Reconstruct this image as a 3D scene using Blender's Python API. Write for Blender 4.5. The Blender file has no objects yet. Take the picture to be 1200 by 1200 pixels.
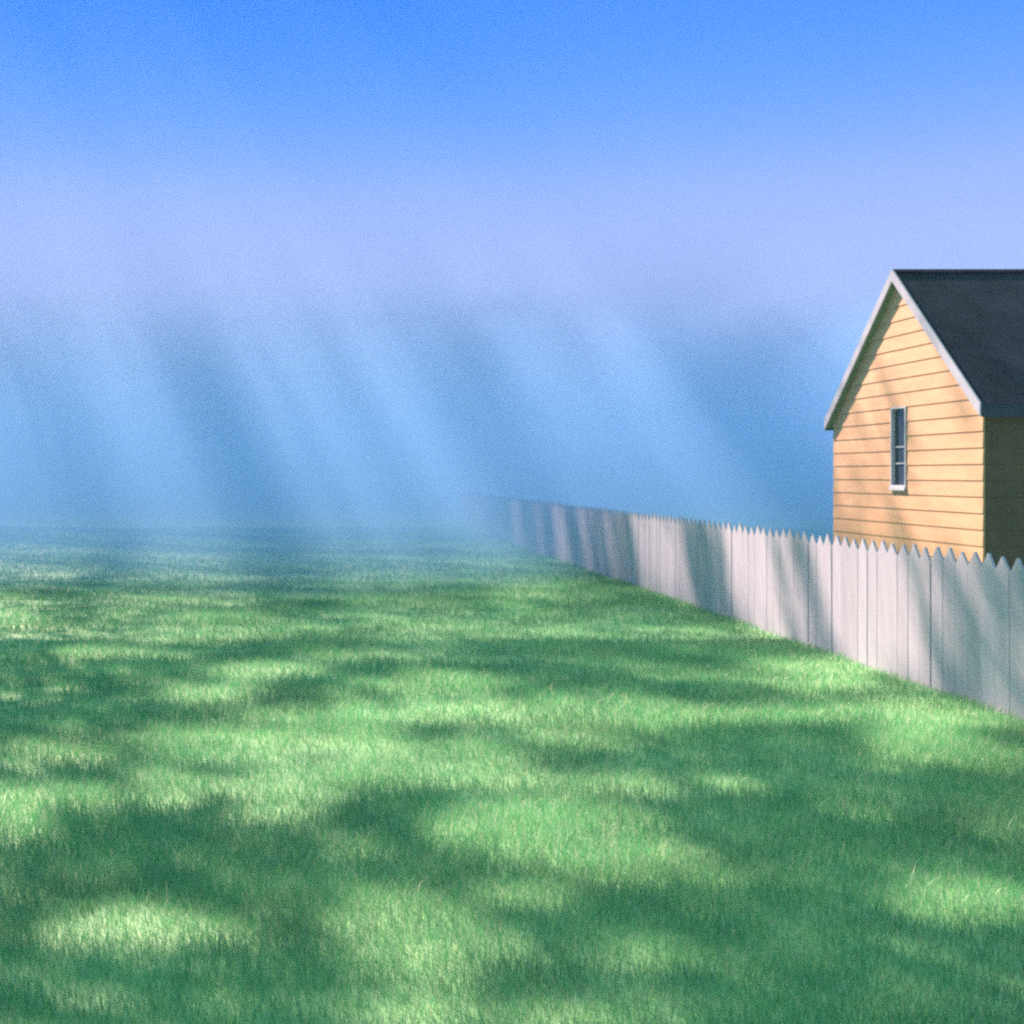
import bpy, bmesh, math, random
import numpy as np
from mathutils import Vector, Matrix

random.seed(7)
rng = np.random.default_rng(11)
C = bpy.context.scene.collection
R = math.radians
scene = bpy.context.scene

# ------------------------------------------------------------------ measures
E = 1.8                 # eye height (m)
F = 1400.0              # focal length in photo pixels (1200 wide)
PX, PY = 365.0, 556.0   # where the straight-ahead direction falls in the photo
FX = 5.2                # distance of the fence line to the right of the eye
HX = 8.17               # gable wall
HY0, HY1 = 14.53, 18.69
HX1 = 15.5
RIDGE_Y = 16.61
SUN_DIR = Vector((-765.0, 1400.0, 1560.0)).normalized()   # towards the sun
SUN_EL = math.asin(SUN_DIR.z)
SUN_AZ = math.atan2(SUN_DIR.x, SUN_DIR.y)
S = np.array(SUN_DIR)

# ------------------------------------------------------------------ helpers
def link(name, me, mat=None, parent=None):
    o = bpy.data.objects.new(name, me)
    C.objects.link(o)
    if mat is not None:
        me.materials.append(mat)
    if parent is not None:
        o.parent = parent
    return o

def empty(name, loc=(0, 0, 0)):
    o = bpy.data.objects.new(name, None)
    o.empty_display_size = 0.3
    o.location = loc
    C.objects.link(o)
    return o

def tag(o, label=None, cat=None, group=None, kind=None):
    if label: o['label'] = label
    if cat: o['category'] = cat
    if group: o['group'] = group
    if kind: o['kind'] = kind
    return o

def bm_obj(name, bm, mat, parent=None, smooth=False):
    bmesh.ops.recalc_face_normals(bm, faces=bm.faces)
    me = bpy.data.meshes.new(name)
    bm.to_mesh(me)
    bm.free()
    if smooth:
        for p in me.polygons: p.use_smooth = True
    return link(name, me, mat, parent)

def add_box(bm, x0, x1, y0, y1, z0, z1, bevel=0.0):
    r = bmesh.ops.create_cube(bm, size=1.0)
    vs = r['verts']
    for v in vs:
        v.co.x = x0 if v.co.x < 0 else x1
        v.co.y = y0 if v.co.y < 0 else y1
        v.co.z = z0 if v.co.z < 0 else z1
    if bevel:
        es = list({e for v in vs for e in v.link_edges})
        bmesh.ops.bevel(bm, geom=es, offset=bevel, segments=1, affect='EDGES', profile=0.5)

def add_prism(bm, pts, off):
    """pts: planar outline (list of 3D), extruded by the vector off."""
    off = Vector(off)
    a = [bm.verts.new(p) for p in pts]
    b = [bm.verts.new(Vector(p) + off) for p in pts]
    n = len(pts)
    bm.faces.new(a)
    bm.faces.new(b[::-1])
    for i in range(n):
        bm.faces.new((a[i], b[i], b[(i + 1) % n], a[(i + 1) % n]))

def np_mesh(name, verts, loops, starts, totals):
    me = bpy.data.meshes.new(name)
    me.vertices.add(len(verts))
    me.vertices.foreach_set('co', verts.astype(np.float32).ravel())
    me.loops.add(len(loops))
    me.loops.foreach_set('vertex_index', loops.astype(np.int32))
    me.polygons.add(len(starts))
    me.polygons.foreach_set('loop_start', starts.astype(np.int32))
    me.update(calc_edges=True)
    return me

# value noise, used for where things grow
def vnoise(x, y, seed=0):
    g = np.random.default_rng(seed).random((256, 256))
    xi = np.floor(x).astype(int); yi = np.floor(y).astype(int)
    fx = x - xi; fy = y - yi
    fx = fx * fx * (3 - 2 * fx); fy = fy * fy * (3 - 2 * fy)
    a = g[xi % 256, yi % 256]; b = g[(xi + 1) % 256, yi % 256]
    c = g[xi % 256, (yi + 1) % 256]; d = g[(xi + 1) % 256, (yi + 1) % 256]
    return (a * (1 - fx) + b * fx) * (1 - fy) + (c * (1 - fx) + d * fx) * fy

def fbm(x, y, seed=0, octs=4):
    s = 0; a = 0.5; t = 0
    for k in range(octs):
        s = s + a * vnoise(x * 2 ** k + 17.3 * k, y * 2 ** k + 5.1 * k, seed + k)
        t += a; a *= 0.55
    return s / t

# ------------------------------------------------------------------ materials
def new_mat(name):
    m = bpy.data.materials.new(name)
    m.use_nodes = True
    nt = m.node_tree
    b = nt.nodes['Principled BSDF']
    return m, nt, b

def noise_mix(nt, c1, c2, scale, vec=None, detail=5, rough=0.6, lo=0.35, hi=0.65):
    n = nt.nodes.new('ShaderNodeTexNoise')
    n.inputs['Scale'].default_value = scale
    n.inputs['Detail'].default_value = detail
    n.inputs['Roughness'].default_value = rough
    if vec is not None: nt.links.new(vec, n.inputs['Vector'])
    r = nt.nodes.new('ShaderNodeValToRGB')
    r.color_ramp.elements[0].position = lo
    r.color_ramp.elements[1].position = hi
    r.color_ramp.elements[0].color = (*c1, 1)
    r.color_ramp.elements[1].color = (*c2, 1)
    nt.links.new(n.outputs['Fac'], r.inputs['Fac'])
    return r.outputs['Color'], n.outputs['Fac']

def objcoord(nt, scale=(1, 1, 1)):
    tc = nt.nodes.new('ShaderNodeTexCoord')
    mp = nt.nodes.new('ShaderNodeMapping')
    mp.inputs['Scale'].default_value = scale
    nt.links.new(tc.outputs['Object'], mp.inputs['Vector'])
    return mp.outputs['Vector']

def bump(nt, b, h, strength, dist=0.01):
    n = nt.nodes.new('ShaderNodeBump')
    n.inputs['Strength'].default_value = strength
    n.inputs['Distance'].default_value = dist
    nt.links.new(h, n.inputs['Height'])
    nt.links.new(n.outputs['Normal'], b.inputs['Normal'])

def mat_soil():
    m, nt, b = new_mat('soil_under_grass')
    v = objcoord(nt)
    c, f = noise_mix(nt, (0.12, 0.31, 0.115), (0.22, 0.40, 0.18), 3.0, v)
    nt.links.new(c, b.inputs['Base Color'])
    b.inputs['Roughness'].default_value = 0.55
    b.inputs['Specular IOR Level'].default_value = 0.5
    return m

def mat_grass():
    m, nt, b = new_mat('grass_blades')
    at = nt.nodes.new('ShaderNodeAttribute'); at.attribute_name = 'tint'
    r = nt.nodes.new('ShaderNodeValToRGB')
    e = r.color_ramp.elements
    e[0].position = 0.0; e[0].color = (0.045, 0.34, 0.11, 1)
    e[1].position = 1.0; e[1].color = (0.66, 0.62, 0.42, 1)
    k = e.new(0.55); k.color = (0.13, 0.40, 0.165, 1)
    k = e.new(0.86); k.color = (0.42, 0.49, 0.32, 1)
    nt.links.new(at.outputs['Fac'], r.inputs['Fac'])
    v = objcoord(nt)
    n = nt.nodes.new('ShaderNodeTexNoise'); n.inputs['Scale'].default_value = 0.9; n.inputs['Detail'].default_value = 4
    nt.links.new(v, n.inputs['Vector'])
    mr = nt.nodes.new('ShaderNodeMapRange')
    mr.inputs['From Min'].default_value = 0.3; mr.inputs['From Max'].default_value = 0.7
    mr.inputs['To Min'].default_value = 0.75; mr.inputs['To Max'].default_value = 1.25
    nt.links.new(n.outputs['Fac'], mr.inputs['Value'])
    mu = nt.nodes.new('ShaderNodeMix'); mu.data_type = 'RGBA'; mu.blend_type = 'MULTIPLY'
    mu.inputs['Factor'].default_value = 1.0
    nt.links.new(r.outputs['Color'], mu.inputs['A'])
    nt.links.new(mr.outputs['Result'], mu.inputs['B'])
    col = mu.outputs['Result']
    nt.links.new(col, b.inputs['Base Color'])
    b.inputs['Roughness'].default_value = 0.45
    b.inputs['Specular IOR Level'].default_value = 1.0
    b.inputs['IOR'].default_value = 1.6
    b.inputs['Sheen Weight'].default_value = 1.0
    b.inputs['Sheen Roughness'].default_value = 0.4
    tr = nt.nodes.new('ShaderNodeBsdfTranslucent')
    nt.links.new(col, tr.inputs['Color'])
    mx = nt.nodes.new('ShaderNodeMixShader'); mx.inputs[0].default_value = 0.4
    nt.links.new(b.outputs[0], mx.inputs[1]); nt.links.new(tr.outputs[0], mx.inputs[2])
    nt.links.new(mx.outputs[0], nt.nodes['Material Output'].inputs['Surface'])
    return m

def mat_leaf():
    m, nt, b = new_mat('tree_leaves')
    v = objcoord(nt)
    c, f = noise_mix(nt, (0.03, 0.085, 0.03), (0.075, 0.14, 0.05), 0.8, v)
    nt.links.new(c, b.inputs['Base Color'])
    b.inputs['Roughness'].default_value = 0.5
    tr = nt.nodes.new('ShaderNodeBsdfTranslucent')
    tr.inputs['Color'].default_value = (0.06, 0.46, 0.12, 1)
    mx = nt.nodes.new('ShaderNodeMixShader'); mx.inputs[0].default_value = 0.7
    nt.links.new(b.outputs[0], mx.inputs[1]); nt.links.new(tr.outputs[0], mx.inputs[2])
    nt.links.new(mx.outputs[0], nt.nodes['Material Output'].inputs['Surface'])
    return m

def mat_bark():
    m, nt, b = new_mat('bark')
    v = objcoord(nt, (6, 6, 1))
    c, f = noise_mix(nt, (0.05, 0.04, 0.03), (0.14, 0.115, 0.09), 2.0, v)
    nt.links.new(c, b.inputs['Base Color'])
    b.inputs['Roughness'].default_value = 0.95
    bump(nt, b, f, 0.8, 0.05)
    return m

def mat_fence():
    m, nt, b = new_mat('weathered_white_paint')
    v = objcoord(nt, (8, 8, 0.8))
    c, f = noise_mix(nt, (0.415, 0.38, 0.455), (0.495, 0.455, 0.54), 3.0, v, detail=8, rough=0.7, lo=0.32, hi=0.6)
    oi = nt.nodes.new('ShaderNodeObjectInfo')
    mr = nt.nodes.new('ShaderNodeMapRange')
    mr.inputs['To Min'].default_value = 0.88; mr.inputs['To Max'].default_value = 1.04
    nt.links.new(oi.outputs['Random'], mr.inputs['Value'])
    mu = nt.nodes.new('ShaderNodeMix'); mu.data_type = 'RGBA'; mu.blend_type = 'MULTIPLY'
    mu.inputs['Factor'].default_value = 1.0
    nt.links.new(c, mu.inputs['A']); nt.links.new(mr.outputs['Result'], mu.inputs['B'])
    nt.links.new(mu.outputs['Result'], b.inputs['Base Color'])
    b.inputs['Roughness'].default_value = 0.6
    bump(nt, b, f, 0.35, 0.004)
    return m

def mat_siding():
    m, nt, b = new_mat('cream_yellow_siding')
    v = objcoord(nt, (1, 1, 4))
    c, f = noise_mix(nt, (0.595, 0.325, 0.195), (0.655, 0.385, 0.235), 1.6, v, detail=7)
    nt.links.new(c, b.inputs['Base Color'])
    b.inputs['Roughness'].default_value = 0.65
    v2 = objcoord(nt, (2, 2, 30))
    n = nt.nodes.new('ShaderNodeTexNoise'); n.inputs['Scale'].default_value = 4.0; n.inputs['Detail'].default_value = 6
    nt.links.new(v2, n.inputs['Vector'])
    bump(nt, b, n.outputs['Fac'], 0.25, 0.004)
    return m

def mat_flat(name, col, rough=0.6, var=0.12, scale=3.0):
    m, nt, b = new_mat(name)
    v = objcoord(nt)
    c, f = noise_mix(nt, tuple(x * (1 - var) for x in col), tuple(min(1, x * (1 + var)) for x in col), scale, v)
    nt.links.new(c, b.inputs['Base Color'])
    b.inputs['Roughness'].default_value = rough
    return m

def mat_roof():
    m, nt, b = new_mat('dark_slate_shingles')
    v = objcoord(nt)
    c, f = noise_mix(nt, (0.005, 0.009, 0.026), (0.020, 0.026, 0.054), 2.2, v, detail=8, rough=0.7)
    at = nt.nodes.new('ShaderNodeAttribute'); at.attribute_name = 'tint'
    mr = nt.nodes.new('ShaderNodeMapRange')
    mr.inputs['To Min'].default_value = 0.85; mr.inputs['To Max'].default_value = 1.18
    nt.links.new(at.outputs['Fac'], mr.inputs['Value'])
    mu = nt.nodes.new('ShaderNodeMix'); mu.data_type = 'RGBA'; mu.blend_type = 'MULTIPLY'
    mu.inputs['Factor'].default_value = 1.0
    nt.links.new(c, mu.inputs['A']); nt.links.new(mr.outputs['Result'], mu.inputs['B'])
    nt.links.new(mu.outputs['Result'], b.inputs['Base Color'])
    b.inputs['Roughness'].default_value = 0.7
    b.inputs['Specular IOR Level'].default_value = 0.15
    n = nt.nodes.new('ShaderNodeTexNoise'); n.inputs['Scale'].default_value = 60
    nt.links.new(v, n.inputs['Vector'])
    bump(nt, b, n.outputs['Fac'], 0.4, 0.005)
    return m

def mat_glass():
    m, nt, b = new_mat('dark_window_glass')
    b.inputs['Base Color'].default_value = (0.035, 0.05, 0.075, 1)
    b.inputs['Roughness'].default_value = 0.08
    b.inputs['Specular IOR Level'].default_value = 0.6
    v = objcoord(nt)
    n = nt.nodes.new('ShaderNodeTexNoise'); n.inputs['Scale'].default_value = 2.0
    nt.links.new(v, n.inputs['Vector'])
    bump(nt, b, n.outputs['Fac'], 0.05, 0.01)
    return m

def mat_volume(name, col, density, aniso):
    m = bpy.data.materials.new(name)
    m.use_nodes = True
    nt = m.node_tree
    nt.nodes.remove(nt.nodes['Principled BSDF'])
    pv = nt.nodes.new('ShaderNodeVolumePrincipled')
    pv.inputs['Color'].default_value = (*col, 1)
    pv.inputs['Density'].default_value = density
    pv.inputs['Anisotropy'].default_value = aniso
    nt.links.new(pv.outputs[0], nt.nodes['Material Output'].inputs['Volume'])
    return m

M_soil, M_grass, M_leaf, M_bark = mat_soil(), mat_grass(), mat_leaf(), mat_bark()
M_fence, M_siding, M_roof, M_glass = mat_fence(), mat_siding(), mat_roof(), mat_glass()
M_trim = mat_flat('pale_grey_trim_paint', (0.40, 0.385, 0.47), 0.55)
M_soffit = mat_flat('green_grey_soffit', (0.16, 0.24, 0.20), 0.8)
M_found = mat_flat('concrete', (0.3, 0.3, 0.29), 0.9)
M_rail = mat_flat('fence_rail_wood', (0.45, 0.43, 0.42), 0.8)
M_side = mat_flat('shaded_siding_boards', (0.115, 0.075, 0.05), 0.8)  # yellow siding on the unlit sides, its shade painted into the base colour
M_fascia = mat_flat('dark_blue_fascia', (0.012, 0.03, 0.06), 0.5)

# ------------------------------------------------------------------ ground
def terrain(x, y):
    u = 0.05 * (fbm(np.asarray(x) * 0.22 + 40, np.asarray(y) * 0.22 + 40, 3, 3) - 0.5)
    near_fence = np.clip(np.abs(np.asarray(x) - FX) / 1.2, 0, 1)
    return u * near_fence

xs = np.concatenate([np.linspace(-90, -20, 15)[:-1], np.linspace(-20, 20, 101)[:-1], np.linspace(20, 90, 15)])
ys = np.concatenate([np.linspace(-30, -2, 8)[:-1], np.linspace(-2, 45, 118)[:-1], np.linspace(45, 160, 20)])
gx, gy = np.meshgrid(xs, ys)
gv = np.stack([gx.ravel(), gy.ravel(), terrain(gx.ravel(), gy.ravel())], 1)
nx, ny = len(xs), len(ys)
ii, jj = np.meshgrid(np.arange(nx - 1), np.arange(ny - 1))
a = (jj * nx + ii).ravel()
quads = np.stack([a, a + 1, a + nx + 1, a + nx], 1)
me = np_mesh('lawn', gv, quads.ravel(), np.arange(len(quads)) * 4, None)
for p in me.polygons: p.use_smooth = True
lawn = link('lawn', me, M_soil)
tag(lawn, 'flat green lawn running back into the mist', 'lawn', kind='structure')

# grass blades: one mesh, fine near the eye and coarser with distance
def grass_field():
    zones = [  # y0, y1, blades per m2, width, height
        (1.2, 3.0, 3500, 0.0034, 0.062),
        (3.0, 5.5, 9500, 0.0025, 0.062),
        (5.5, 8.5, 6000, 0.0032, 0.068),
        (8.5, 13.0, 2900, 0.0044, 0.068),
        (13.0, 20.0, 1150, 0.0068, 0.068),
        (20.0, 40.0, 330, 0.012, 0.068)]
    P, W, H = [], [], []
    for y0, y1, d, w, h in zones:
        xa, xb = -0.32 * y1 - 3.0, 0.64 * y1 + 3.0
        n = int((xb - xa) * (y1 - y0) * d)
        x = rng.uniform(xa, xb, n); y = rng.uniform(y0, y1, n)
        k = (x > -0.32 * y - 3.0) & (x < 0.64 * y + 3.0) & ((x < FX - 0.01) | ((x > FX + 0.2) & (rng.random(n) < 0.3)))
        x, y = x[k], y[k]
        out = (x < HX) | (y < HY0) | (y > HY1) | (x > HX1)
        x, y = x[out], y[out]
        # uneven growth
        g = fbm(x * 0.9, y * 0.9, 21, 4)
        keep = rng.random(len(x)) < np.clip(0.55 + 1.1 * (g - 0.3), 0.35, 1)
        x, y, g = x[keep], y[keep], g[keep]
        P.append(np.stack([x, y], 1))
        W.append(np.full(len(x), w) * rng.uniform(0.7, 1.25, len(x)))
        H.append(h * (0.65 + 0.75 * g) * rng.uniform(0.55, 1.3, len(x)))
    P = np.concatenate(P); W = np.concatenate(W); H = np.concatenate(H)
    n = len(P)
    long_ = rng.random(n) < 0.025
    H[long_] *= 1.55
    base = np.stack([P[:, 0], P[:, 1], terrain(P[:, 0], P[:, 1]) - 0.004], 1)
    yaw = rng.uniform(0, 2 * np.pi, n)
    side = np.stack([np.cos(yaw), np.sin(yaw), np.zeros(n)], 1) * (W * 0.5)[:, None]
    la = rng.uniform(0, 2 * np.pi, n); lm = rng.gamma(2.0, 0.22, n).clip(0, 1.1)
    lean = np.stack([np.cos(la) * lm, np.sin(la) * lm, np.zeros(n)], 1)
    mid = base + (lean * 0.30 + np.array([0, 0, 0.56])) * H[:, None]
    tip = base + (lean * 0.95 + np.array([0, 0, 0.97])) * H[:, None]
    V = np.stack([base - side, base + side, mid + side * 0.8, mid - side * 0.8, tip], 1).reshape(-1, 3)
    o = np.arange(n)[:, None] * 5
    L = np.concatenate([o + np.array([[0, 1, 2, 3]]), o + np.array([[3, 2, 4]])], 1)
    st = np.stack([np.arange(n) * 7, np.arange(n) * 7 + 4], 1).ravel()
    me = np_mesh('lawn_grass', V, L.ravel(), st, None)
    t = np.clip(0.5 + 0.22 * rng.standard_normal(n), 0, 1)
    at = me.attributes.new('tint', 'FLOAT', 'POINT')
    at.data.foreach_set('value', np.repeat(t, 5).astype(np.float32))
    o = link('lawn_grass', me, M_grass)
    tag(o, 'short soft green grass covering the whole lawn', 'grass', kind='stuff')
    return n
print('blades', grass_field())

# ------------------------------------------------------------------ fence
fence = empty('picket_fence', (FX, 7.5, 0))
tag(fence, 'white picket fence of tight pointed boards running back into the mist', 'fence')
def picket_bm(w, h, tip, thick=0.02):
    bm = bmesh.new()
    hw = w / 2
    pts = [(0, -hw, 0), (0, hw, 0), (0, hw, h - tip), (0, 0.010, h - 0.008), (0, 0.003, h), (0, -0.003, h), (0, -0.010, h - 0.008), (0, -hw, h - tip)]
    add_prism(bm, pts, (thick, 0, 0))
    es = [e for e in bm.edges if abs(e.verts[0].co.x - e.verts[1].co.x) < 1e-6 and e.verts[0].co.x < 1e-6]
    bmesh.ops.bevel(bm, geom=es, offset=0.0022, segments=1, affect='EDGES')
    return bm
pick_meshes = []
for k in range(7):
    bm = picket_bm(0.1885 + random.uniform(-0.002, 0.0015), 1.215 + random.uniform(-0.010, 0.010), 0.118 + random.uniform(-0.008, 0.008))
    bmesh.ops.recalc_face_normals(bm, faces=bm.faces)
    me = bpy.data.meshes.new('picket'); bm.to_mesh(me); bm.free(); me.materials.append(M_fence)
    pick_meshes.append(me)
y = 8.42
n_p = 0
row = bmesh.new()
while y < 42:
    dx = random.gauss(0, 0.0024); dz = random.gauss(0, 0.007); tilt = random.gauss(0, 0.0035)
    me = pick_meshes[random.randrange(7)]
    if n_p < 100:
        o = bpy.data.objects.new('picket', me); C.objects.link(o); o.parent = fence
        o.location = (dx, y - 7.5, dz - 0.02); o.rotation_euler = (tilt, 0, random.gauss(0, 0.012))
    else:
        tmp = me.copy()
        tmp.transform(Matrix.Translation((dx, y - 7.5, dz - 0.02)) @ Matrix.Rotation(tilt, 4, 'X'))
        row.from_mesh(tmp); bpy.data.meshes.remove(tmp)
    n_p += 1
    y += 0.1902
for k in range(24):   # pickets beside the viewer, out of the picture
    tmp = pick_meshes[k % 7].copy()
    tmp.transform(Matrix.Translation((0, 8.42 - 0.1908 * (k + 1) - 7.5, -0.02)))
    row.from_mesh(tmp); bpy.data.meshes.remove(tmp)
tag(bm_obj('picket_row', row, M_fence, fence), kind='stuff')
for z in (0.25, 0.85):
    bm = bmesh.new(); add_box(bm, 0.026, 0.066, -3.7, 34.5, z, z + 0.09)
    bm_obj('rail', bm, M_rail, fence)
for k in range(-1, 14):
    bm = bmesh.new(); add_box(bm, 0.068, 0.158, k * 2.6 + 0.3, k * 2.6 + 0.39, -0.05, 1.05)
    bm_obj('post', bm, M_rail, fence)

# ------------------------------------------------------------------ house
house = empty('wooden_house', (HX, HY0, 0))
tag(house, 'cream yellow clapboard house with steep dark roof behind the white fence', 'house')
def hp(x, y, z): return Vector((x - HX, y - HY0, z))      # world to house space
TAN = (4.646 - 2.665) / (16.61 - 14.43)                   # roof slope
OV, EV = 0.10, 0.10
def roof_top(y): return 4.646 - TAN * abs(y - RIDGE_Y)
RT = 0.145                                                # vertical thickness of the roof edge
def wall_top(y): return roof_top(y) - RT
WY0, WY1, WZ0, WZ1 = 16.39, 16.82, 1.60, 2.74             # window in the gable

# gable wall: lapped boards, cut round the window
bm = bmesh.new()
bh = 0.201
z = 0.12
def clip_band(y0, y1, z0, z1):
    """outline of the band [z0,z1] between y0 and y1 under the gable"""
    pts = []
    def lim(z):
        if z <= wall_top(HY0): return HY0, HY1
        d = (4.646 - RT - z) / TAN
        return RIDGE_Y - d, RIDGE_Y + d
    zt = min(z1, 4.646 - RT - 0.001)
    if zt <= z0: return None
    zz = [z0, zt]
    if z0 < wall_top(HY0) < zt: zz = [z0, wall_top(HY0), zt]
    left = [(max(y0, lim(q)[0]), q) for q in zz]
    right = [(min(y1, lim(q)[1]), q) for q in zz]
    if all(r[0] - l[0] < 1e-4 for l, r in zip(left, right)): return None
    left = [(min(l[0], r[0] - 1e-4), l[1]) for l, r in zip(left, right)]
    return left, right
def board(y0, y1, z0, z1):
    """a lapped clapboard: thick lower edge, thin upper edge, on the plane x = HX"""
    r = clip_band(y0, y1, z0, z1)
    if r is None: return
    left, right = r
    def dep(q): return -0.009 * (1 - (q - z0) / bh) - 0.001
    F_ = [(HX + dep(q), yy, q) for yy, q in left] + [(HX + dep(q), yy, q) for yy, q in right[::-1]]
    B_ = [(HX + 0.02, yy, q) for yy, q in left] + [(HX + 0.02, yy, q) for yy, q in right[::-1]]
    fa = [bm.verts.new(hp(*p)) for p in F_]; fb = [bm.verts.new(hp(*p)) for p in B_]
    n = len(fa)
    try:
        bm.faces.new(fa); bm.faces.new(fb[::-1])
        for i in range(n): bm.faces.new((fa[i], fb[i], fb[(i + 1) % n], fa[(i + 1) % n]))
    except ValueError: pass
GAP = 0.0045
while z < 4.5:
    z1 = z + bh - GAP
    if z1 < WZ0 or z > WZ1: board(HY0, HY1, z, z1)
    else:
        board(HY0, WY0, z, z1); board(WY1, HY1, z, z1)
        if z < WZ0: board(WY0, WY1, z, WZ0)
        if z1 > WZ1: board(WY0, WY1, WZ1, z1)
    z += bh
gable = bm_obj('gable_wall', bm, M_siding, house)
# dark sheathing behind the board joints, with the window hole left open
bm = bmesh.new()
def sheath(y0, y1, z0, z1):
    r = clip_band(y0, y1, z0, z1)
    if r is None: return
    left, right = r
    pts = [hp(HX + 0.0205, yy, q) for yy, q in left] + [hp(HX + 0.0205, yy, q) for yy, q in right[::-1]]
    add_prism(bm, pts, (0.06, 0, 0))
sheath(HY0, HY1, 0.1, WZ0); sheath(HY0, WY0, WZ0, WZ1); sheath(WY1, HY1, WZ0, WZ1); sheath(HY0, HY1, WZ1, 4.6)
bm_obj('wall_sheathing', bm, mat_flat('brown_joint', (0.27, 0.17, 0.10), 0.9), house)

# side walls with lapped boards; the siding's shade is put into their dark colour
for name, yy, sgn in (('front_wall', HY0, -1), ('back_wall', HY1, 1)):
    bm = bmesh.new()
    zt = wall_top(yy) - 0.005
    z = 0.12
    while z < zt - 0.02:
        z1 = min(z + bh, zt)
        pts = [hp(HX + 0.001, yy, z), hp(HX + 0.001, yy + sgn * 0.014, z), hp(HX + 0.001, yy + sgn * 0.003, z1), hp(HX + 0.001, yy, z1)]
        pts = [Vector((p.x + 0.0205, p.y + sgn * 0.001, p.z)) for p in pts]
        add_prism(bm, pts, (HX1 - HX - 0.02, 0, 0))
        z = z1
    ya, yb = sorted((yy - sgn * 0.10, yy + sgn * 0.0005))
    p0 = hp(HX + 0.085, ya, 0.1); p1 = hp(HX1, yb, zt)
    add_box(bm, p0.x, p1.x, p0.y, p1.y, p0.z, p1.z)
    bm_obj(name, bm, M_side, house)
bm = bmesh.new()   # far gable
pts = [hp(HX1, yy, zz) for yy, zz in ((HY0, 0.1), (HY1, 0.1), (HY1, wall_top(HY1)), (RIDGE_Y, 4.646 - RT), (HY0, wall_top(HY0)))]
add_prism(bm, pts, (0.1, 0, 0)); bm_obj('far_gable_wall', bm, M_siding, house)
bm = bmesh.new()
p0 = hp(HX + 0.02, HY0 + 0.02, -0.1); p1 = hp(HX1 + 0.08, HY1 - 0.02, 0.1)
add_box(bm, p0.x, p1.x, p0.y, p1.y, p0.z, p1.z); bm_obj('foundation', bm, M_found, house)

# roof: a deck and rows of lapped shingles
bm = bmesh.new()
for s in (-1, 1):
    ye = HY0 - EV if s < 0 else HY1 + EV
    pts = [(HX - OV + 0.02, RIDGE_Y, 4.646 - RT), (HX - OV + 0.02, ye, roof_top(ye) - RT),
           (HX - OV + 0.02, ye, roof_top(ye) - 0.03), (HX - OV + 0.02, RIDGE_Y, 4.646 - 0.03)]
    add_prism(bm, [hp(*p) for p in pts], (HX1 - HX + 2 * OV - 0.02, 0, 0))
deck = bm_obj('roof', bm, M_soffit, house)
# shingles
bm = bmesh.new()
lay = bm.verts.layers.float.new('tint')
L_slope = math.hypot(16.61 - 14.43, 4.646 - 2.665)
courses = 1
ch = L_slope / courses
for s in (-1, 1):
    dirv = Vector((0, s * (16.61 - 14.43), -(4.646 - 2.665))).normalized()       # down the slope
    nrm = Vector((0, s * 0.672, 0.74)).normalized()
    ridge = Vector((HX - OV, RIDGE_Y, 4.646))
    for c in range(courses):
        x = HX - OV + 0.020
        u0, u1 = c * ch - (0.02 if c else 0.0), (c + 1) * ch + (0.02 if c == courses - 1 else 0)
        x -= (0.17 if c % 2 else 0.0) * 0
        first = True
        while x < HX1 + OV:
            w = 0.205
            first = False
            x1 = min(x + w - 0.009, HX1 + OV)
            lift = random.uniform(0.0, 0.004)
            tv = random.random()
            q = []
            for (xx, u, h) in ((x, u0, 0.002), (x1, u0, 0.002), (x1, u1, 0.0045 + lift * 0.3), (x, u1, 0.0045 + lift * 0.3)):
                q.append(Vector((xx, ridge.y, ridge.z)) + dirv * u + nrm * (h - 0.018))
            top = [bm.verts.new(hp(*p)) for p in q]
            bot = [bm.verts.new(hp(*(p - nrm * 0.012))) for p in q]
            for v in top + bot: v[lay] = tv
            bm.faces.new(top); bm.faces.new(bot[::-1])
            for i in range(4): bm.faces.new((top[i], bot[i], bot[(i + 1) % 4], top[(i + 1) % 4]))
            x += w
sh = bm_obj('shingles', bm, M_roof, deck)
bm = bmesh.new()   # ridge cap
pts = [hp(HX - OV + 0.0185, RIDGE_Y - 0.05, 4.646 - 0.05 * TAN + 0.004), hp(HX - OV + 0.0185, RIDGE_Y, 4.655), hp(HX - OV + 0.0185, RIDGE_Y + 0.05, 4.646 - 0.05 * TAN + 0.004),
       hp(HX - OV + 0.0185, RIDGE_Y, 4.63)]
add_prism(bm, pts, (HX1 - HX + 2 * OV, 0, 0)); bm_obj('ridge_cap', bm, M_roof, deck)
# barge boards
for s in (-1, 1):
    bm = bmesh.new()
    ye = HY0 - EV - 0.008 if s < 0 else HY1 + EV + 0.008
    xb = HX - OV - 0.004
    yr = RIDGE_Y + s * 0.0005
    pts = [(xb, yr, 4.646 + 0.006), (xb, ye, roof_top(ye) + 0.006), (xb, ye, roof_top(ye) - RT - 0.012), (xb, yr, 4.646 - RT - 0.012)]
    add_prism(bm, [hp(*p) for p in pts], (0.022, 0, 0)); bm_obj('barge_board', bm, M_trim, house)
    bm = bmesh.new()
    ya, yb = sorted((ye - s * 0.006, ye + s * 0.012))
    p0 = hp(HX - OV + 0.022, ya, roof_top(ye) - RT - 0.02); p1 = hp(HX1 + OV, yb, roof_top(ye) - 0.022)
    add_box(bm, p0.x, p1.x, p0.y, p1.y, p0.z, p1.z); bm_obj('fascia', bm, M_fascia, house)

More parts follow.
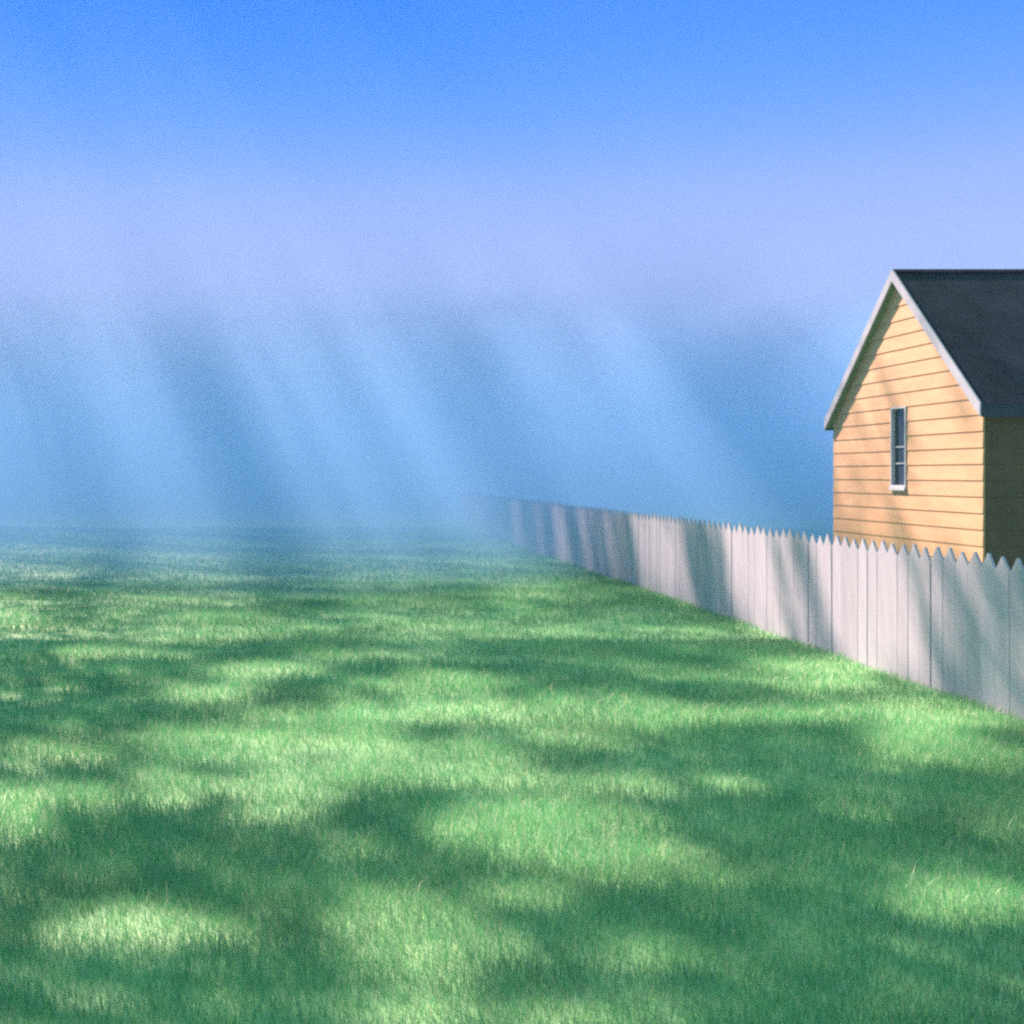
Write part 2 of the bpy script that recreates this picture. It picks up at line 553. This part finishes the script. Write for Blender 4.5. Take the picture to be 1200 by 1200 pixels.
# window
def hbox(bm, x0, x1, y0, y1, z0, z1, bev=0.0):
    p0 = hp(x0, y0, z0); p1 = hp(x1, y1, z1)
    add_box(bm, p0.x, p1.x, p0.y, p1.y, p0.z, p1.z, bev)
bm = bmesh.new()
t = 0.026
hbox(bm, HX - 0.022, HX + 0.13, WY0 + 0.002, WY0 + t, WZ0 + 0.002, WZ1 - 0.002)
hbox(bm, HX - 0.022, HX + 0.13, WY1 - t, WY1 - 0.002, WZ0 + 0.002, WZ1 - 0.002)
hbox(bm, HX - 0.022, HX + 0.13, WY0 + t, WY1 - t, WZ1 - t, WZ1 - 0.002)
hbox(bm, HX - 0.022, HX + 0.13, WY0 + t, WY1 - t, WZ0 + 0.002, WZ0 + 0.05)
M_frame = mat_flat('pale_window_paint', (0.52, 0.51, 0.58), 0.5)
win = bm_obj('window', bm, M_frame, house)
bm = bmesh.new()
hbox(bm, HX - 0.040, HX - 0.0225, WY0 - 0.003, WY1 + 0.003, WZ0 - 0.02, WZ0 + 0.03)
bm_obj('sill', bm, M_frame, win)
bm = bmesh.new()
hbox(bm, HX + 0.034, HX + 0.042, WY0 + t, WY1 - t, WZ0 + 0.05, WZ1 - t)
bm_obj('pane', bm, M_glass, win)
for zz, hh in ((2.175, 0.018), (1.945, 0.018)):
    bm = bmesh.new()
    hbox(bm, HX + 0.016, HX + 0.0335, WY0 + t, WY1 - t, zz, zz + hh)
    bm_obj('glazing_bar', bm, M_frame, win)

# ------------------------------------------------------------------ shade trees standing out of the picture, ahead on the left
def px_ground(px, py): return E * (px - PX) / (py - PY), E * F / (py - PY)
LIGHT = [(300, 684, 90, 4, .8), (140, 692, 70, 4, .7), (620, 672, 60, 4, .7), (560, 712, 60, 5, .5), (190, 752, 80, 5, .45), (430, 770, 60, 6, .45),
    # sunny patches on the lawn: photo x, y, half width, half height, weight
    (325, 862, 100, 24, 1.0), (90, 873, 65, 15, .8), (215, 868, 70, 13, .8), (320, 788, 55, 10, .8), (235, 812, 45, 10, .75),
    (120, 768, 65, 7, .6), (75, 808, 28, 6, .5), (260, 702, 170, 5, .8), (35, 722, 55, 9, .85), (60, 668, 90, 4, .8), (310, 666, 80, 4, .8),
    (480, 680, 100, 4, .9), (520, 806, 100, 14, .8), (560, 840, 110, 22, .6), (340, 722, 120, 6, .7), (100, 706, 70, 5, .7), (600, 650, 120, 3, .6),
    (690, 850, 105, 24, 1.0), (645, 692, 80, 10, .85), (830, 842, 90, 9, .8), (960, 792, 75, 16, .95), (1080, 872, 60, 22, 1.0), (1040, 835, 80, 14, .7),
    (1160, 890, 50, 18, .7), (800, 790, 60, 10, .55), (15, 950, 35, 24, .85), (85, 936, 55, 14, .9), (190, 926, 45, 16, .9), (310, 925, 45, 20, 1.0),
    (430, 914, 90, 14, .95), (560, 918, 60, 18, .9), (540, 970, 38, 16, .8), (410, 992, 32, 8, .7), (110, 1086, 65, 15, .85), (240, 1098, 45, 12, .7),
    (445, 1075, 70, 30, .85), (490, 1115, 60, 36, .8), (480, 1180, 60, 25, .75), (660, 958, 90, 28, 1.0), (740, 1000, 65, 16, .85), (700, 922, 70, 15, .85),
    (860, 920, 40, 11, .6), (1010, 958, 40, 8, .6), (1185, 990, 30, 10, .7), (1130, 1060, 65, 16, .75), (870, 1020, 45, 8, .5), (740, 1110, 65, 14, .55),
    (700, 1192, 110, 18, .6), (640, 1040, 60, 11, .7), (440, 890, 150, 16, .5), (550, 890, 100, 18, .55)]
def lawn_light(x, y):
    px = PX + F * x / y; py = PY + F * E / y
    wob = fbm(x * 0.8, y * 0.8, 5, 4) - 0.5
    wob2 = fbm(x * 0.8 + 50, y * 0.8 + 9, 6, 4) - 0.5
    px = px + wob * 700 / y; py = py + wob2 * np.clip(1500 / y ** 2, 4, 60)
    L = np.zeros_like(px)
    for cx, cy, a_, b_, w in LIGHT:
        L = np.maximum(L, w * np.exp(-0.6 * (((px - cx) / a_) ** 2 + ((py - cy) / b_) ** 2)))
    inside = (px > -40) & (px < 1240) & (py < 1240)
    wild = np.clip((fbm(x * 0.35, y * 0.35, 9, 4) - 0.42) * 5, 0, 1)
    L = np.where(inside, L, wild)
    fine = fbm(x * 1.7, y * 1.7, 31, 4)
    fine2 = fbm(x * 3.6 + 8, y * 2.2 + 3, 33, 4)
    return L + (fine - 0.5) * 0.6 + (fine2 - 0.5) * 0.6

leaf_P, leaf_size = [], []
def hang(pts, size, tmin=9.0, jit=3.0):
    """leaves hang on the sun's way to these points, above or beside the picture"""
    n = len(pts)
    if n == 0: return
    done = np.zeros(n, bool); t0 = np.full(n, tmin)
    for t in np.arange(tmin, 75, 0.5):
        q = pts + S * t
        px = PX + F * q[:, 0] / q[:, 1]; py = PY - F * (q[:, 2] - E) / q[:, 1]
        m = rng.uniform(60, 130, n)
        ok = ((px < -m) | (py < -m)) & ~done
        t0[ok] = t; done |= ok
    tt = t0 + rng.random(n) ** 1.5 * jit
    q = (pts + S * tt[:, None])[done]
    leaf_P.append(q); leaf_size.append((size if np.isscalar(size) else size[done]) * (0.75 + 0.5 * rng.random(len(q))))

# over the lawn
for (y0, y1, dens, size) in ((2.6, 8, 520, 0.12), (8, 13, 240, 0.17), (13, 20.5, 30, 0.25), (20.5, 44, 7, 0.27)):
    xa, xb = -0.30 * y1 - 1.5, (FX if y0 < 20 else 24.0)
    n = int((xb - xa) * (y1 - y0) * dens)
    x = rng.uniform(xa, xb, n); y = rng.uniform(y0, y1, n)
    k = (x > -0.30 * y - 1.5); x, y = x[k], y[k]
    L = lawn_light(x, y)
    if y0 > 20:   # over the mist the leaves are lined up to shape the shafts
        L = np.clip((fbm(x * 0.55 + 3, y * 0.05, 71, 3) - 0.40) * 3.0, 0, 1)
    k = rng.random(len(x)) < 1 - np.clip((L - 0.16) / 0.48, 0, 1)
    x, y = x[k], y[k]
    hang(np.stack([x, y, np.zeros(len(x))], 1), size)
# over the fence face
FENCE_LIT = [(574, 578, .5), (601, 612, 1), (628, 638, 1), (650, 667, 1), (679, 692, .9), (698, 707, .7), (714, 722, .7), (728, 735, .5), (742, 803, 1), (836, 841, .5), (852, 908, 1), (921, 931, .7),
             (958, 962, .5), (968, 1086, 1), (1094, 1099, .8), (1108, 1112, .6), (1128, 1133, .5)]
n = 6800
yf = rng.uniform(7.9, 36.0, n)
xf = PX + F * FX / yf; zf = rng.uniform(0, 1.25, n)
# streaks lean with the sun: measure at mid height along the slope of the light
slope = S[1] / S[2]
yb = yf - (zf - 0.55) * slope * 0.55
xb_ = PX + F * FX / yb + 4800 / yb ** 2 * (fbm(yb * 2.2, zf * 0.25, 44, 4) - 0.5)
lit = np.zeros(n)
for a_, b_, w in FENCE_LIT: lit = np.maximum(lit, w * ((xb_ > a_) & (xb_ < b_)))
lit = np.maximum(lit, np.clip((fbm(yb * 5.0, zf * 0.5, 46, 3) - 0.45) * 2.5, 0, 0.8))
k = rng.random(n) > lit
hang(np.stack([np.full(n, FX), yf, zf], 1)[k], 0.11 + 0.003 * yf[k], jit=2.0)
# thin shade over the gable wall
n = 1100
yg = rng.uniform(HY0, HY1, n); zg = rng.uniform(1.0, 4.4, n)
st = fbm((yg - zg * slope * 0.6) * 2.2, zg * 0.25, 61, 3)
k = (rng.random(n) < np.clip((st - 0.5) * 5, 0, 1))
hang(np.stack([np.full(n, HX), yg, zg], 1)[k], 0.16, jit=2.0)
# leaf curtains added in long lines to throw the dark shafts into the mist
for (cpx, hw, dn) in ((78, 34, 30), (265, 46, 34), (590, 52, 38), (712, 30, 30), (925, 80, 75), (820, 24, 12), (430, 14, 14), (355, 10, 10)):
    h = hw / F * 25.0
    n = int(h * 2 * 26 * dn * 1.15)
    y = rng.uniform(16.5, 42, n)
    x = (cpx - PX) / F * 25.0 * (0.45 + 0.55 * y / 25.0) + np.clip(rng.normal(0, 0.6, n), -1.2, 1.2) * h
    hang(np.stack([x, y, np.full(n, 2.6)], 1), 0.27)
LP = np.concatenate(leaf_P); LS = np.concatenate(leaf_size)
# thin the leaves wherever they would shut out the sun from a bright place on the fence or the lawn
def fence_lit(y, z):
    yb_ = y - (z - 0.55) * S[1] / S[2] * 0.55
    xx = PX + F * FX / yb_ + 4800 / yb_ ** 2 * (fbm(yb_ * 2.2, z * 0.25, 44, 4) - 0.5)
    r = np.zeros(len(y))
    for a_, b_, w_ in FENCE_LIT: r = np.maximum(r, w_ * ((xx > a_) & (xx < b_)))
    return r
tf = (LP[:, 0] - FX) / S[0]
hy, hz = LP[:, 1] - S[1] * tf, LP[:, 2] - S[2] * tf
on_f = (tf > 0) & (hz > -0.05) & (hz < 1.3) & (hy > 7.9) & (hy < 36)
tg = LP[:, 2] / S[2]
qx, qy = LP[:, 0] - S[0] * tg, LP[:, 1] - S[1] * tg
on_g = ~on_f & (qx < FX) & (qy > 2.6) & (qy < 14.5)
drop = np.zeros(len(LP))
drop[on_f] = fence_lit(hy[on_f], hz[on_f])
th = (LP[:, 0] - HX) / S[0]
gy_, gz_ = LP[:, 1] - S[1] * th, LP[:, 2] - S[2] * th
on_h = (th > 0) & (gy_ > HY0 - 0.2) & (gy_ < HY1 + 0.2) & (gz_ > 0.8) & (gz_ < 4.8)
drop[on_h] = 0.85
drop[on_g] = np.clip((lawn_light(qx[on_g], qy[on_g]) - 0.16) / 0.48, 0, 1)
stay = rng.random(len(LP)) >= drop
LP, LS = LP[stay], LS[stay]
print('leaves', len(LP), LP.min(0), LP.max(0))

trunks = [(-0.27 * y_ - 2.5 - 0.15 * y_, y_) for y_ in (9.5, 17.0, 25.0, 34.0, 44.0, 55.0, 66.0, 78.0)]
TL = ['smallest leafy tree just beyond the left edge, nearest the camera',
      'leafy tree beyond the left edge, second from the camera',
      'broad leafy tree beyond the left edge, third from the camera',
      'broad leafy tree beyond the left edge, fourth from the camera',
      'tall leafy tree beyond the left edge, fifth from the camera',
      'tall leafy tree beyond the left edge, sixth from the camera',
      'very tall leafy tree beyond the left edge, second farthest from the camera',
      'tallest leafy tree beyond the left edge, farthest from the camera']
tr = np.array(trunks)
own = np.argmin(np.abs(LP[:, 1][:, None] - tr[None, :, 1]) + 0.25 * np.abs(LP[:, 0][:, None] - tr[None, :, 0]), 1)
def tube(bm, pts, radii, seg=7):
    rings = []
    for i, p in enumerate(pts):
        p = Vector(p)
        d = (Vector(pts[min(i + 1, len(pts) - 1)]) - Vector(pts[max(i - 1, 0)])).normalized()
        u = d.orthogonal().normalized(); v = d.cross(u)
        rings.append([bm.verts.new(p + (u * math.cos(2 * math.pi * k / seg) + v * math.sin(2 * math.pi * k / seg)) * radii[i]) for k in range(seg)])
    for a_, b_ in zip(rings, rings[1:]):
        for k in range(seg):
            bm.faces.new((a_[k], a_[(k + 1) % seg], b_[(k + 1) % seg], b_[k]))
    bm.faces.new(rings[0][::-1]); bm.faces.new(rings[-1])
def out_of_picture(p):
    return PX + F * p.x / p.y < -90 or PY - F * (p.z - E) / p.y < -90
for ti, (tx, ty) in enumerate(trunks):
    P = LP[own == ti]; Z = LS[own == ti]
    if len(P) < 30: continue
    root = empty('leafy_tree', (tx, ty, 0))
    tag(root, TL[ti], 'tree', 'shade trees beyond the left edge')
    top = P[:, 2].max() * 0.92
    bm = bmesh.new()
    hts = np.linspace(0, top, 9)
    wig = [(random.gauss(0, 0.12) * i * 0.4, random.gauss(0, 0.12) * i * 0.4) for i in range(9)]
    r0 = 0.012 * top + 0.08
    tp = [(wig[i][0], wig[i][1], hts[i] - (0.1 if i == 0 else 0)) for i in range(9)]
    tube(bm, tp, [r0 * (1.35 if i == 0 else 1 - 0.86 * i / 8) for i in range(9)], 10)
    # limbs towards the leaf clumps
    k = min(20, len(P) // 60 + 4)
    cen = P[rng.choice(len(P), k, replace=False)]
    for _ in range(4):
        a_ = np.argmin(((P[:, None, :] - cen[None]) ** 2).sum(2), 1)
        cen = np.array([P[a_ == j].mean(0) if (a_ == j).any() else cen[j] for j in range(k)])
    for c in cen:
        c = Vector(c) - Vector((tx, ty, 0))
        d = math.hypot(c.x, c.y)
        z0 = max(1.5, min(top * 0.9, c.z - 0.55 * d))
        i = min(7, int(z0 / top * 8)); f = z0 / top * 8 - i
        b0 = Vector(tp[i]).lerp(Vector(tp[i + 1]), f)
        good = False
        for lift in (0.10, 0.25, 0.45, 0.7):
            m1 = b0.lerp(c, 0.4) + Vector((0, 0, lift * d)); m2 = b0.lerp(c, 0.75) + Vector((0, 0, lift * 0.7 * d))
            line = [b0, m1, m2, c]
            good = all(out_of_picture(line[j].lerp(line[j + 1], f_) + Vector((tx, ty, 0))) for j in range(3) for f_ in (0, .25, .5, .75, 1))
            if good: break
        if not good: continue
        def shades_gable(p):
            k_ = (p.x - HX) / S[0]
            return k_ > 0 and HY0 < p.y - S[1] * k_ < HY1 and 1.0 < p.z - S[2] * k_ < 4.6
        if any(shades_gable(line[j].lerp(line[j + 1], f_) + Vector((tx, ty, 0))) for j in range(3) for f_ in (0, .2, .4, .6, .8, 1)): continue
        r = 0.014 + 0.0020 * d
        tube(bm, [b0, m1, m2, c], [r * 1.3, r, r * 0.6, r * 0.2], 5)
    bm_obj('trunk', bm, M_bark, root, True)
    n = len(P)
    q = P - np.array([tx, ty, 0])
    u = rng.standard_normal((n, 3)); u /= np.linalg.norm(u, axis=1)[:, None]
    w = np.cross(u, rng.standard_normal((n, 3))); w /= np.linalg.norm(w, axis=1)[:, None]
    V = np.stack([q - u * Z[:, None] * 0.6, q + w * Z[:, None] * 0.36, q + u * Z[:, None] * 0.6, q - w * Z[:, None] * 0.36], 1).reshape(-1, 3)
    me = np_mesh('crown', V, np.arange(4 * n), np.arange(n) * 4, None)
    link('crown', me, M_leaf, root)

# ------------------------------------------------------------------ air
def air_box(name, x0, x1, y0, y1, z0, z1, mat, label):
    bm = bmesh.new(); add_box(bm, x0, x1, y0, y1, z0, z1)
    o = bm_obj(name, bm, mat)
    tag(o, label, name, kind='stuff')
    return o
def mist_bank(name, mat, label, y0=19.4, height=5.0, low=-0.5, seed=81):
    """a bank with a rolling top and front, closed below and behind"""
    u = np.concatenate([np.linspace(-80, -24, 8)[:-1], np.linspace(-24, 40, 65), np.linspace(40, 80, 6)[1:]])
    dy = np.concatenate([np.linspace(0, 40, 41), np.linspace(48, 130, 8)])
    gu, gd = np.meshgrid(u, dy)
    side = np.clip((gu - 1.0) / 4.5, 0, 1); side = side * side * (3 - 2 * side)
    front = y0 - 2.6 * (1 - side) + 1.6 * fbm(gu * 0.16 + 7, gu * 0 + 3, seed, 3)
    yy = np.where(gu > 6.5, np.maximum(front + gd * (150 - front) / 130, 18.95), front + gd * (150 - front) / 130)
    zz = height - 0.45 * (1 - side) + 1.0 * (fbm(gu * 0.13 + 30, gu * 0 + 11, seed + 2, 3) - 0.5) - 0.032 * np.minimum(gd, 60)
    bm = bmesh.new()
    nu, nd = len(u), len(dy)
    top = [[bm.verts.new((gu[j, i], yy[j, i], zz[j, i])) for i in range(nu)] for j in range(nd)]
    bot = [[bm.verts.new((gu[j, i], yy[j, i], low)) for i in range(nu)] for j in range(nd)]
    for j in range(nd - 1):
        for i in range(nu - 1):
            bm.faces.new((top[j][i], top[j][i + 1], top[j + 1][i + 1], top[j + 1][i]))
            bm.faces.new((bot[j][i], bot[j + 1][i], bot[j + 1][i + 1], bot[j][i + 1]))
    for i in range(nu - 1):
        bm.faces.new((top[0][i], bot[0][i], bot[0][i + 1], top[0][i + 1]))
        bm.faces.new((top[-1][i], top[-1][i + 1], bot[-1][i + 1], bot[-1][i]))
    for j in range(nd - 1):
        bm.faces.new((top[j][0], top[j + 1][0], bot[j + 1][0], bot[j][0]))
        bm.faces.new((top[j][-1], bot[j][-1], bot[j + 1][-1], top[j + 1][-1]))
    tag(bm_obj(name, bm, mat), label, 'mist', kind='stuff')
top_z = float(LP[:, 2].max()) + 2
air_box('haze', -95, 95, -35, 165, -1.0, top_z, mat_volume('thin_haze_air', (0.55, 0.78, 1.0), 0.0005, 0.3), 'thin pale blue haze filling the air')
mist_bank('mist', mat_volume('blue_mist_air', (0.255, 0.50, 0.875), 0.10, 0.0), 'bank of dense blue mist lying over the far lawn')

mist_bank('mist_veil', mat_volume('thin_mist_air', (0.50, 0.62, 0.95), 0.015, 0.0), 'thin veil of mist fading out above the mist bank', 21.0, 6.9, -0.6, 91)
EXPO = 1.66
BELT = 1.0 / 2 ** EXPO
w = bpy.data.worlds.new('World'); scene.world = w; w.use_nodes = True
nt = w.node_tree
bg = nt.nodes['Background']
sky = nt.nodes.new('ShaderNodeTexSky'); sky.sky_type = 'NISHITA'; sky.sun_disc = False
sky.sun_elevation = SUN_EL; sky.sun_rotation = SUN_AZ
sky.air_density = 1.0; sky.dust_density = 0.6; sky.ozone_density = 1.5
SKY_K = 0.125
tc = nt.nodes.new('ShaderNodeTexCoord'); sp = nt.nodes.new('ShaderNodeSeparateXYZ')
nt.links.new(tc.outputs['Generated'], sp.inputs[0])
def ramp(stops):
    r = nt.nodes.new('ShaderNodeValToRGB'); r.color_ramp.interpolation = 'B_SPLINE'
    el = r.color_ramp.elements
    el[0].position = stops[0][0]; el[0].color = (*stops[0][1], 1)
    el[1].position = stops[-1][0]; el[1].color = (*stops[-1][1], 1)
    for p, c in stops[1:-1]:
        e = el.new(p); e.color = (*c, 1)
    nt.links.new(sp.outputs['Z'], r.inputs['Fac'])
    return r.outputs['Color']
# pale hazy belt low down, deep clear blue above it
belt = ramp([(0.0, (0.17, 0.30, 0.62)), (0.13, (0.29, 0.41, 0.82)), (0.18, (0.33, 0.45, 0.92)), (0.22, (0.28, 0.42, 0.94)), (0.26, (0.15, 0.355, 0.96)), (0.31, (0.055, 0.29, 0.97)), (0.37, (0.015, 0.23, 0.97)), (0.45, (0.01, 0.17, 0.9)), (0.60, (0.0, 0.15, 0.85))])
gain = nt.nodes.new('ShaderNodeVectorMath'); gain.operation = 'SCALE'; gain.inputs['Scale'].default_value = BELT / SKY_K
nt.links.new(belt, gain.inputs[0])
fac = ramp([(0.40, (1.0,) * 3), (0.45, (1.0,) * 3), (0.50, (0.5,) * 3), (0.58, (0.0,) * 3)])
mx = nt.nodes.new('ShaderNodeMix'); mx.data_type = 'RGBA'
nt.links.new(fac, mx.inputs['Factor'])
warm = nt.nodes.new('ShaderNodeVectorMath'); warm.operation = 'MULTIPLY'; warm.inputs[1].default_value = (0.68, 1.16, 0.58)
nt.links.new(sky.outputs[0], warm.inputs[0]); nt.links.new(warm.outputs[0], mx.inputs['A']); nt.links.new(gain.outputs[0], mx.inputs['B'])
nt.links.new(mx.outputs['Result'], bg.inputs['Color'])
bg.inputs['Strength'].default_value = SKY_K
sun = bpy.data.lights.new('sun', 'SUN'); sun.energy = 5.0; sun.angle = R(1.05); sun.color = (1.0, 0.75, 0.64)
so = bpy.data.objects.new('sun', sun); C.objects.link(so)
so.rotation_euler = (-SUN_DIR).to_track_quat('-Z', 'Y').to_euler(); so.location = (-20, 30, 40)

# ------------------------------------------------------------------ camera and render
cam = bpy.data.cameras.new('camera'); co = bpy.data.objects.new('camera', cam); C.objects.link(co)
co.location = (0, 0, E); co.rotation_euler = (R(90), 0, 0)
cam.sensor_width = 36.0; cam.sensor_fit = 'HORIZONTAL'; cam.lens = F / 1200 * 36
cam.shift_x = (600 - PX) / 1200; cam.shift_y = -(600 - PY) / 1200
cam.clip_start = 0.05; cam.clip_end = 2000
scene.camera = co
scene.render.engine = 'CYCLES'
cy = scene.cycles
cy.max_bounces = 8; cy.diffuse_bounces = 3; cy.glossy_bounces = 2; cy.transmission_bounces = 3; cy.volume_bounces = 5
cy.use_denoising = False
cy.filter_width = 2.6
scene.view_settings.view_transform = 'Standard'
scene.view_settings.look = 'None'
scene.view_settings.exposure = EXPO
scene.view_settings.gamma = 1.0
